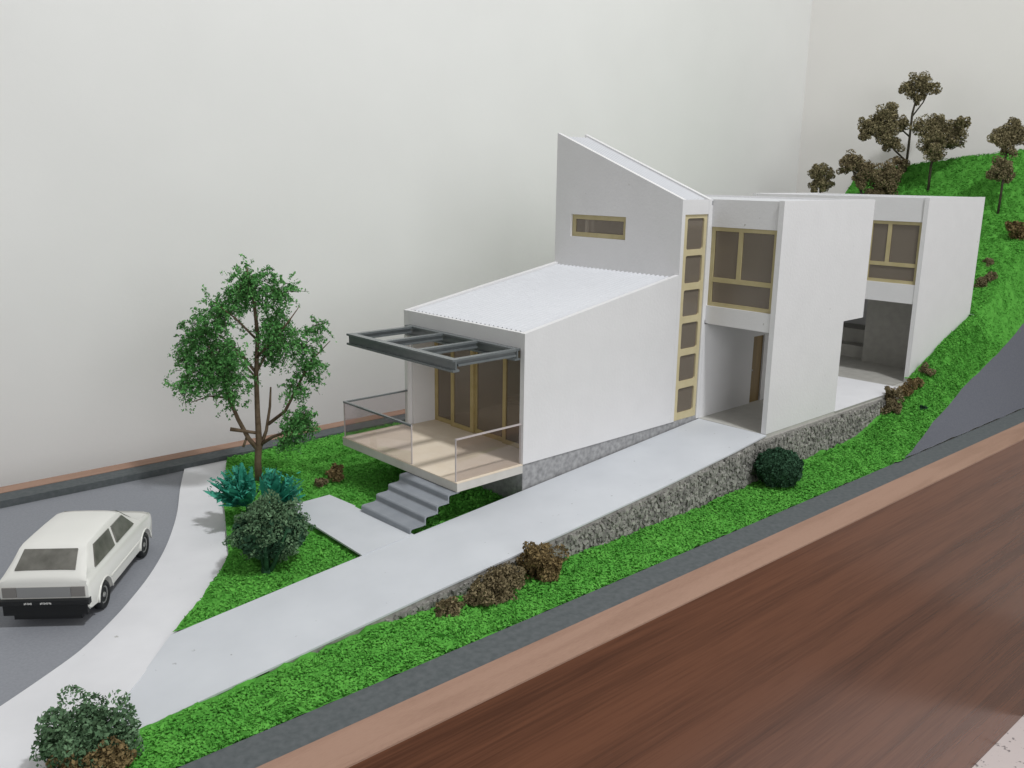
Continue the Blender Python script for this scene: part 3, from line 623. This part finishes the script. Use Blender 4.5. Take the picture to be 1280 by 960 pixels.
def ball_shrub(x, y, rad, label):
    o = thing('ball_shrub', label, 'shrub', (x, y, tz_(x, y))); n = 9000
    P = unit(rng.normal(size=(n, 3))); rr = rng.uniform(0.86, 1.0, n) * (0.95 + 0.07 * np.sin(P[:, 0] * 9 + P[:, 2] * 8) * np.cos(P[:, 1] * 9)); P = P * (rr * rad)[:, None] * np.array([1, 1, 0.86]) + np.array([0, 0, rad * 0.8])
    quads('foliage', flakes(P, 0.055, 1.5), 'dgreen', o)
    bm = bmesh.new(); bmesh.ops.create_icosphere(bm, subdivisions=3, radius=rad * 0.86)
    for v in bm.verts: v.co.z = v.co.z * 0.86 + rad * 0.8
    me = bpy.data.meshes.new('core'); bm.to_mesh(me); bm.free(); link('core', me, 'dgreen', o, True)
ball_shrub(6.1, -2.75, 0.60, 'clipped dark green ball shrub against the stone wall below the porch')

corner_bush = plant('bush', 'large green and brown bush on the front corner of the lawn, lower left', 'bush', (-10.12, -2.62, -1.2),
      [(*rp(-.12, .15, .5), .5), (*rp(.2, .2, .45), .45), (*rp(-.4, .1, .3), .35), (*rp(.42, 0.1, .28), .33), (*rp(.05, -.2, .35), .42)], 'sage', size=0.062, dens=0.9, aspect=1.8)
quads('brown_foliage', np.concatenate([to_quads_clump(rp(r_, d_, z_), q_, int(2000 * (q_ / .4) ** 2), .06, .9, 14) for r_, d_, z_, q_ in ((.20, -.25, .25, .40), (.48, -.15, .18, .28), (-.15, -.3, .15, .28))]), 'lichen2', corner_bush)
# row below the ramp
GR = 'brown bushes below the ramp wall'
plant('bush', 'smallest, leftmost brown bush of the three below the ramp wall', 'bush', (-4.15, -2.52, -1.2), [(0, 0, .15, .26), (.22, .03, .12, .2), (-.15, -.06, .06, .14)], 'lichen', size=0.055, group=GR)
plant('bush', 'wide olive brown middle bush of the three below the ramp wall', 'bush', (-3.12, -2.55, -1.2), [(-.3, 0, .25, .36), (.12, 0, .30, .40), (.45, .05, .26, .33), (0, -.2, .12, .26)], 'lichen', size=0.055, group=GR)
plant('bush', 'tall russet brown right hand bush of the three below the ramp wall', 'bush', (-2.0, -2.6, -1.2), [(0, 0, .35, .42), (.28, .02, .25, .36), (-.12, -.06, .62, .26), (.05, -.12, .15, .28)], 'lichen2', size=0.055, group=GR)
# beside the house
plant('bush', 'small dark brown bush on the lawn left of the steps', 'bush', (-2.25, 4.15, tz_(-2.25, 4.15)), [(0, 0, .18, .28), (.05, 0, .3, .18)], 'lichen2', size=0.07)
plant('bush', 'low pale brown bush at the end of the path stub', 'bush', (-2.75, 4.0, tz_(-2.75, 4.0)), [(0, 0, .1, .2), (.12, .1, .08, .15)], 'lichen', size=0.07)
# hill and rear bank
def at(x, y): return (x, y, tz_(x, y))
GH = 'brown trees on the hill'
plant('hill_tree', 'tallest brown tree on the hill, with a separate tuft on its thin top', 'tree', at(28.6, 5.0),
      [(*rp(0.30, 0.00, 3.92), 0.45), (*rp(-0.18, 0.10, 3.65), 0.34), (*rp(0.78, -0.10, 3.65), 0.36), (*rp(0.30, 0.00, 3.3), 0.33), (*rp(-0.95, 0.00, 2.62), 0.50), (*rp(-1.61, 0.20, 2.15), 0.50), (*rp(-1.06, -0.20, 1.73), 0.60), (*rp(-0.32, 0.10, 2.11), 0.38), (*rp(-1.86, 0.00, 1.75), 0.38), (*rp(-0.55, 0.00, 1.27), 0.40)],
      'olive', [([rp(0.1, 0, -.2), rp(0.12, 0, 1.2), rp(0.12, 0, 2.6), rp(0.3, 0, 3.7)], [.06, .055, .05, .03]), ([rp(0.12, 0, .5), rp(-.5, 0, 1.0), rp(-1.1, 0, 1.7)], [.04, .04, .03]), ([rp(0.12, 0, 1.6), rp(-.4, 0, 2.0), rp(-.9, 0, 2.5)], [.04, .03, .02]), ([rp(0.14, 0, 2.5), rp(.55, 0, 3.1), rp(.75, 0, 3.6)], [.035, .03, .02])], size=0.08, group=GH, lump_r=0.5)
plant('hill_tree', 'brown tree with round crown on a dark stem, directly behind the rear roof', 'tree', at(27.6, 3.36),
      [(*rp(-0.36, 0.00, 2.62), 0.52), (*rp(0.42, 0.20, 2.37), 0.58), (*rp(0.98, 0.00, 2.75), 0.40), (*rp(-0.15, -0.20, 1.90), 0.50), (*rp(0.88, 0.10, 2.15), 0.42), (*rp(0.15, 0.00, 1.5), 0.36), (*rp(0.1, 0, 3.0), .3)],
      'olive', [([rp(0, 0, -.2), rp(0, 0, 1.0), rp(.1, 0, 2.2)], [.06, .055, .04])], size=0.08, group=GH, lump_r=0.5)
plant('hill_tree', 'brown two-tiered tree at the right edge of the hill', 'tree', at(26.24, -0.09),
      [(*rp(-0.14, 0.00, 3.09), 0.42), (*rp(0.48, 0.10, 3.19), 0.40), (*rp(0.09, 0.00, 3.5), 0.30), (*rp(-0.39, 0.00, 2.92), 0.34), (*rp(0.16, 0.00, 2.66), 0.38), (*rp(-0.04, 0.00, 1.86), 0.38), (*rp(-0.26, 0.10, 1.59), 0.34), (*rp(0.16, 0.00, 1.52), 0.28)],
      'olive', [([rp(0, 0, -.2), rp(0.02, 0, 1.0), rp(0, 0, 2.9)], [.05, .045, .03])], size=0.08, group=GH, lump_r=0.5)
plant('hill_bush', 'wide brown thicket at the left foot of the tallest hill tree', 'bush', at(26.6, 5.7),
      [(*rp(-0.63, 0.00, 2.41), 0.47), (*rp(-1.06, 0.00, 2.15), 0.33), (*rp(-0.16, 0.00, 2.04), 0.51), (*rp(0.46, -0.20, 1.78), 0.51), (*rp(1.12, 0.00, 1.78), 0.47), (*rp(1.48, 0.30, 2.15), 0.40), (*rp(-0.34, -0.20, 1.55), 0.36), (*rp(0.75, -0.20, 1.40), 0.44), (*rp(0.94, 0.00, 1.10), 0.51), (*rp(0.3, 0, .6), .6)],
      'lichen', [([rp(0, 0, -.2), rp(-.2, 0, 1.0), rp(-.8, 0, 2.2)], [.07, .06, .03])], size=0.08, lump_r=0.5)
plant('hill_bush', 'single small dark bush on the rear skyline above the flat roof', 'bush', at(26.0, 7.6),
      [(*rp(-0.20, 0.00, 2.37), 0.34), (*rp(0.22, 0.00, 2.33), 0.34), (*rp(0.03, 0.00, 2.63), 0.26), (*rp(-0.05, 0.00, 2.06), 0.32), (*rp(-0.25, 0.00, 1.8), 0.30), (*rp(0.22, 0.00, 1.8), 0.32)], 'olive', [([rp(0, 0, -.2), rp(0, 0, 2.2)], [.06, .04])], size=0.08, lump_r=0.5)
GB = 'brown bushes along the rear bank'
plant('bush', 'tallest brown bush where the stone wall ends, by the terrace', 'bush', at(13.2, -2.35), [(*rp(-0.18, 0.00, 0.27), 0.29), (*rp(0.06, 0.20, 0.47), 0.31), (*rp(-0.28, 0.00, 0.08), 0.24), (*rp(0.11, 0.00, 0.14), 0.25), (*rp(-0.09, 0.10, 0.66), 0.22)], 'lichen', size=0.055, group=GB)
plant('bush', 'russet bush between the terrace bush and two round bushes', 'bush', at(14.2, -2.2), [(*rp(0.02, 0.00, 0.2), 0.30), (*rp(0.14, 0.00, 0.34), 0.22), (*rp(-.2, 0, .15), .2)], 'lichen2', size=0.055, group=GB)
plant('bush', 'lower of two small round khaki bushes beside the rear wing wall', 'bush', at(14.95, -2.12), [(*rp(0.1, 0.00, 0.15), 0.25, .75)], 'lichen2', size=0.06, group=GB)
plant('bush', 'upper of two small round khaki bushes beside the rear wing wall', 'bush', at(15.7, -2.1), [(*rp(0.08, 0.00, 0.14), 0.27, .8)], 'lichen', size=0.06, group=GB)
plant('bush', 'tiny dark green tuft on the bank between bushes and road', 'bush', at(14.15, -2.8), [(0, 0, .03, .14, .5), (.18, -.03, .03, .1, .5)], 'dgreen', size=0.07)
plant('bush', 'dark brown bush climbing the bank behind the rear wing corner', 'bush', at(21.5, -1.3), [(*rp(0.17, 0.00, -0.05), 0.27), (*rp(0.29, 0.00, 0.22), 0.30), (*rp(0.52, 0.1, 0.38), 0.27), (*rp(0.09, 0.00, -0.2), 0.25), (*rp(0.44, 0.00, 0.05), 0.24)], 'lichen', size=0.055, group=GB)
plant('bush', 'small brown tuft above the bush behind the rear wing corner', 'bush', at(22.9, -1.15), [(0, 0, .1, .24), (.2, .1, .1, .18)], 'olive', size=0.055, group=GB)
plant('bush', 'brown bush at the right picture edge, below the two-tiered tree', 'bush', at(24.5, -1.3), [(*rp(0.18, 0.00, 0.40), 0.37), (*rp(-0.07, 0.00, 0.55), 0.26), (*rp(0.24, 0.00, 0.08), 0.33), (*rp(.45, 0, .3), .3)], 'lichen2', size=0.09, group=GB)

# ------------------------------------------------------------------ toy car on the street
def build_car(loc, rz):
    car = thing('toy_car', 'white toy hatchback car parked on the grey street', 'car', loc, rz)
    # stations along the length (x forward): zt top, zb belt, w half width at belt, wr half width at top, zs sill
    ST = [(-1.86, .86, .80, .74, .71, .40), (-1.855, .93, .85, .772, .725, .36), (-1.82, .975, .88, .787, .715, .32), (-1.75, 1.03, .89, .79, .69, .28), (-1.52, 1.215, .895, .80, .635, .25), (-1.33, 1.35, .90, .80, .605, .24), (-1.20, 1.39, .90, .80, .595, .24), (-.80, 1.402, .90, .80, .59, .24),
          (-.3, 1.405, .90, .80, .585, .24), (.25, 1.395, .90, .80, .58, .24), (.42, 1.36, .90, .80, .585, .24), (.66, 1.19, .90, .80, .62, .24), (.98, .96, .89, .80, .70, .24), (1.06, .925, .885, .797, .72, .24), (1.5, .87, .83, .785, .70, .25),
          (1.76, .82, .77, .765, .69, .27), (1.86, .74, .69, .735, .67, .32), (1.88, .66, .60, .70, .65, .38)]
    vs = []; n = 0
    def ring(x, zt, zb, w, wr, zs):
        gh = max(zt - zb, 0.02); k = min(gh / 0.3, 1)
        h = [(0, zs), (w * .90, zs), (w * .975, zs + .05), (w, (zs + zb) * .52), (w * .995, zb - .06), (w * .97, zb - .01), (w * .93 * (1) + (wr - w * .93) * .12 * k, zb + .02 + .1 * gh * k),
             (wr + .035, zt - .075 * k - .012), (wr - .01, zt - .022), (wr - .09, zt), (wr * .5, zt + .016), (0, zt + .02)]
        pts = [(x, y, z) for y, z in h] + [(x, -y, z) for y, z in h[-2:0:-1]]
        return pts
    rings = [ring(*s) for s in ST]; n = len(rings[0])
    mb = MB(); mb.v = [p for r in rings for p in r]
    for i in range(len(rings) - 1):
        for k in range(n): mb.f.append((i * n + k, i * n + (k + 1) % n, (i + 1) * n + (k + 1) % n, (i + 1) * n + k))
    mb.f.append(tuple(range(n))); mb.f.append(tuple((len(rings) - 1) * n + k for k in range(n)))
    body = mb.build('body', 'carpaint', car, smooth=True)
    # wheel arches cut out
    cm = bmesh.new()
    for wx in (-1.13, 1.20):
        for sy in (-1, 1):
            r = bmesh.ops.create_cone(cm, cap_ends=True, segments=28, radius1=.345, radius2=.345, depth=.34, matrix=Matrix.Translation((wx, sy * .76, .27)) @ Matrix.Rotation(math.pi / 2, 4, 'X'))
    cme = bpy.data.meshes.new('cutter'); cm.to_mesh(cme); cm.free(); cut = bpy.data.objects.new('cutter', cme); col.objects.link(cut); cut.parent = car
    md = body.modifiers.new('arch', 'BOOLEAN'); md.object = cut; md.operation = 'DIFFERENCE'; md.solver = 'EXACT'
    bpy.context.view_layer.update(); ev = body.evaluated_get(bpy.context.evaluated_depsgraph_get()); nm = bpy.data.meshes.new_from_object(ev)
    body.modifiers.clear(); body.data = nm; nm.name = 'body'; bpy.data.objects.remove(cut)
    nm.materials.clear(); nm.materials.append(M['carpaint'])
    nm.set_sharp_from_angle(angle=math.radians(35))
    def sheet(name, m, P, parent, off=0.012):
        P = [Vector(p) for p in P]; nrm = (P[1] - P[0]).cross(P[2] - P[0]).normalized()
        c = sum(P, Vector()) / len(P)
        if nrm.dot(c - Vector((0, 0, .7))) < 0: nrm = -nrm
        a = [p + nrm * off for p in P]; d = [p - nrm * 0.03 for p in P]; k = len(P)
        return MB().add(a + d, [tuple(range(k)), tuple(range(2 * k - 1, k - 1, -1))] + [(i, i + k, (i + 1) % k + k, (i + 1) % k) for i in range(k)]).build(name, m, parent)
    # rear window on the tailgate slope
    sheet('rear_window', 'carglass', [(-1.715, -.53, 1.058), (-1.715, .53, 1.058), (-1.375, .475, 1.318), (-1.375, -.475, 1.318)], car, .032)
    sheet('windscreen', 'carglass', [(.93, -.62, .995), (.93, .62, .995), (.47, .52, 1.33), (.47, -.52, 1.33)], car, .02)
    for s in (-1, 1):
        y = lambda z: s * (.752 - (z - .95) * (.752 - .635) / (1.31 - .95) * 1.0)
        sheet('side_window', 'carglass', [(-1.38, y(.96), .96), (-.40, y(.96), .96), (-.36, y(1.30), 1.30), (-1.12, y(1.30), 1.30)], car, .014)
        sheet('side_window', 'carglass', [(-.26, y(.96), .96), (.70, y(.96), .96), (.36, y(1.29), 1.29), (-.22, y(1.29), 1.29)], car, .014)
        MB().box(-.80, .86, s * .80 - .012, s * .80 + .012, .50, .53).build('side_trim', 'carpaint', car)
        MB().box(-1.885, -1.80, s * .60 - .12, s * .60 + .12, .61, .80).build('tail_light', 'taillight', car)
        MB().box(1.83, 1.90, s * .52 - .10, s * .52 + .10, .54, .68).build('headlight', 'chrome', car)
    MB().box(-1.875, -1.80, -.47, .47, .60, .80).build('tail_panel', 'chrome', car)
    bp = MB(); bp.prism([(-1.91, .46), (-1.93, .475), (-1.93, .56), (-1.90, .575), (-1.80, .575), (-1.80, .46)], 'y', -.79, .79); bo = bp.build('bumper', 'black', car)
    x = -.34
    for wd in ((5, .022), (7, .022)):
        for k in range(wd[0]):
            MB().box(-1.934, -1.929, -x - .017, -x, .49 + .008 * ((k * 3) % 2), .53 - .008 * ((k * 5) % 3 == 0)).build('print_mark', 'whiteprint', bo); x += .026 + .01 * ((k * 7) % 3 == 1)
        x += .13
    MB().prism([(1.92, .33), (1.93, .46), (1.80, .485), (1.80, .33)], 'y', -.70, .70).build('bumper', 'black', car)
    MB().box(-1.80, 1.82, -.60, .60, .14, .34).build('chassis', 'black', car)
    MB().box(-1.885, -1.79, -.74, .74, .26, .458).build('valance', 'black', car)
    def lathe(prof, seg=26):
        m_ = MB(); k = len(prof)
        for i in range(seg):
            a = 2 * math.pi * i / seg; m_.v += [(math.cos(a) * r, yy, math.sin(a) * r) for yy, r in prof]
        for i in range(seg):
            for j in range(k - 1): m_.f.append((i * k + j, i * k + j + 1, ((i + 1) % seg) * k + j + 1, ((i + 1) % seg) * k + j))
        return m_
    for wx in (-1.13, 1.20):
        for s in (-1, 1):
            MB().tube([(wx + math.cos(a) * .355, s * .795, .27 + math.sin(a) * .355) for a in np.linspace(0.05, math.pi - .05, 15)], [.022] * 15, 6).build('wheel_arch', 'carpaint', car, True)
            wh = lathe([(-.085 * s, .05), (-.085 * s, .24), (-.06 * s, .272), (.05 * s, .272), (.078 * s, .25), (.08 * s, .19), (.05 * s, .175), (.05 * s, .001)]).build('wheel', 'black', car, True, loc=(wx, s * .70, .272))
            rm = lathe([(.052 * s, .17), (.062 * s, .165), (.05 * s, .14), (.03 * s, .12), (.035 * s, .06), (.07 * s, .045), (.07 * s, .001)]).build('rim', 'chrome', wh, True)
    return car
hd = math.atan2(1.76, 1.39)
CS = 0.92
car_ = build_car((-8.40 + CS * (math.cos(hd) * 1.14 - math.sin(hd) * .74), 1.80 + CS * (math.sin(hd) * 1.14 + math.cos(hd) * .74), -1.28), hd)
car_.scale = (CS, CS, CS)

# ------------------------------------------------------------------ shrink everything built in house metres to the model's real size
for o in list(scn.objects):
    if o.parent is None and o.type in ('MESH', 'EMPTY'):
        o.location = o.location * S; o.scale = o.scale * S
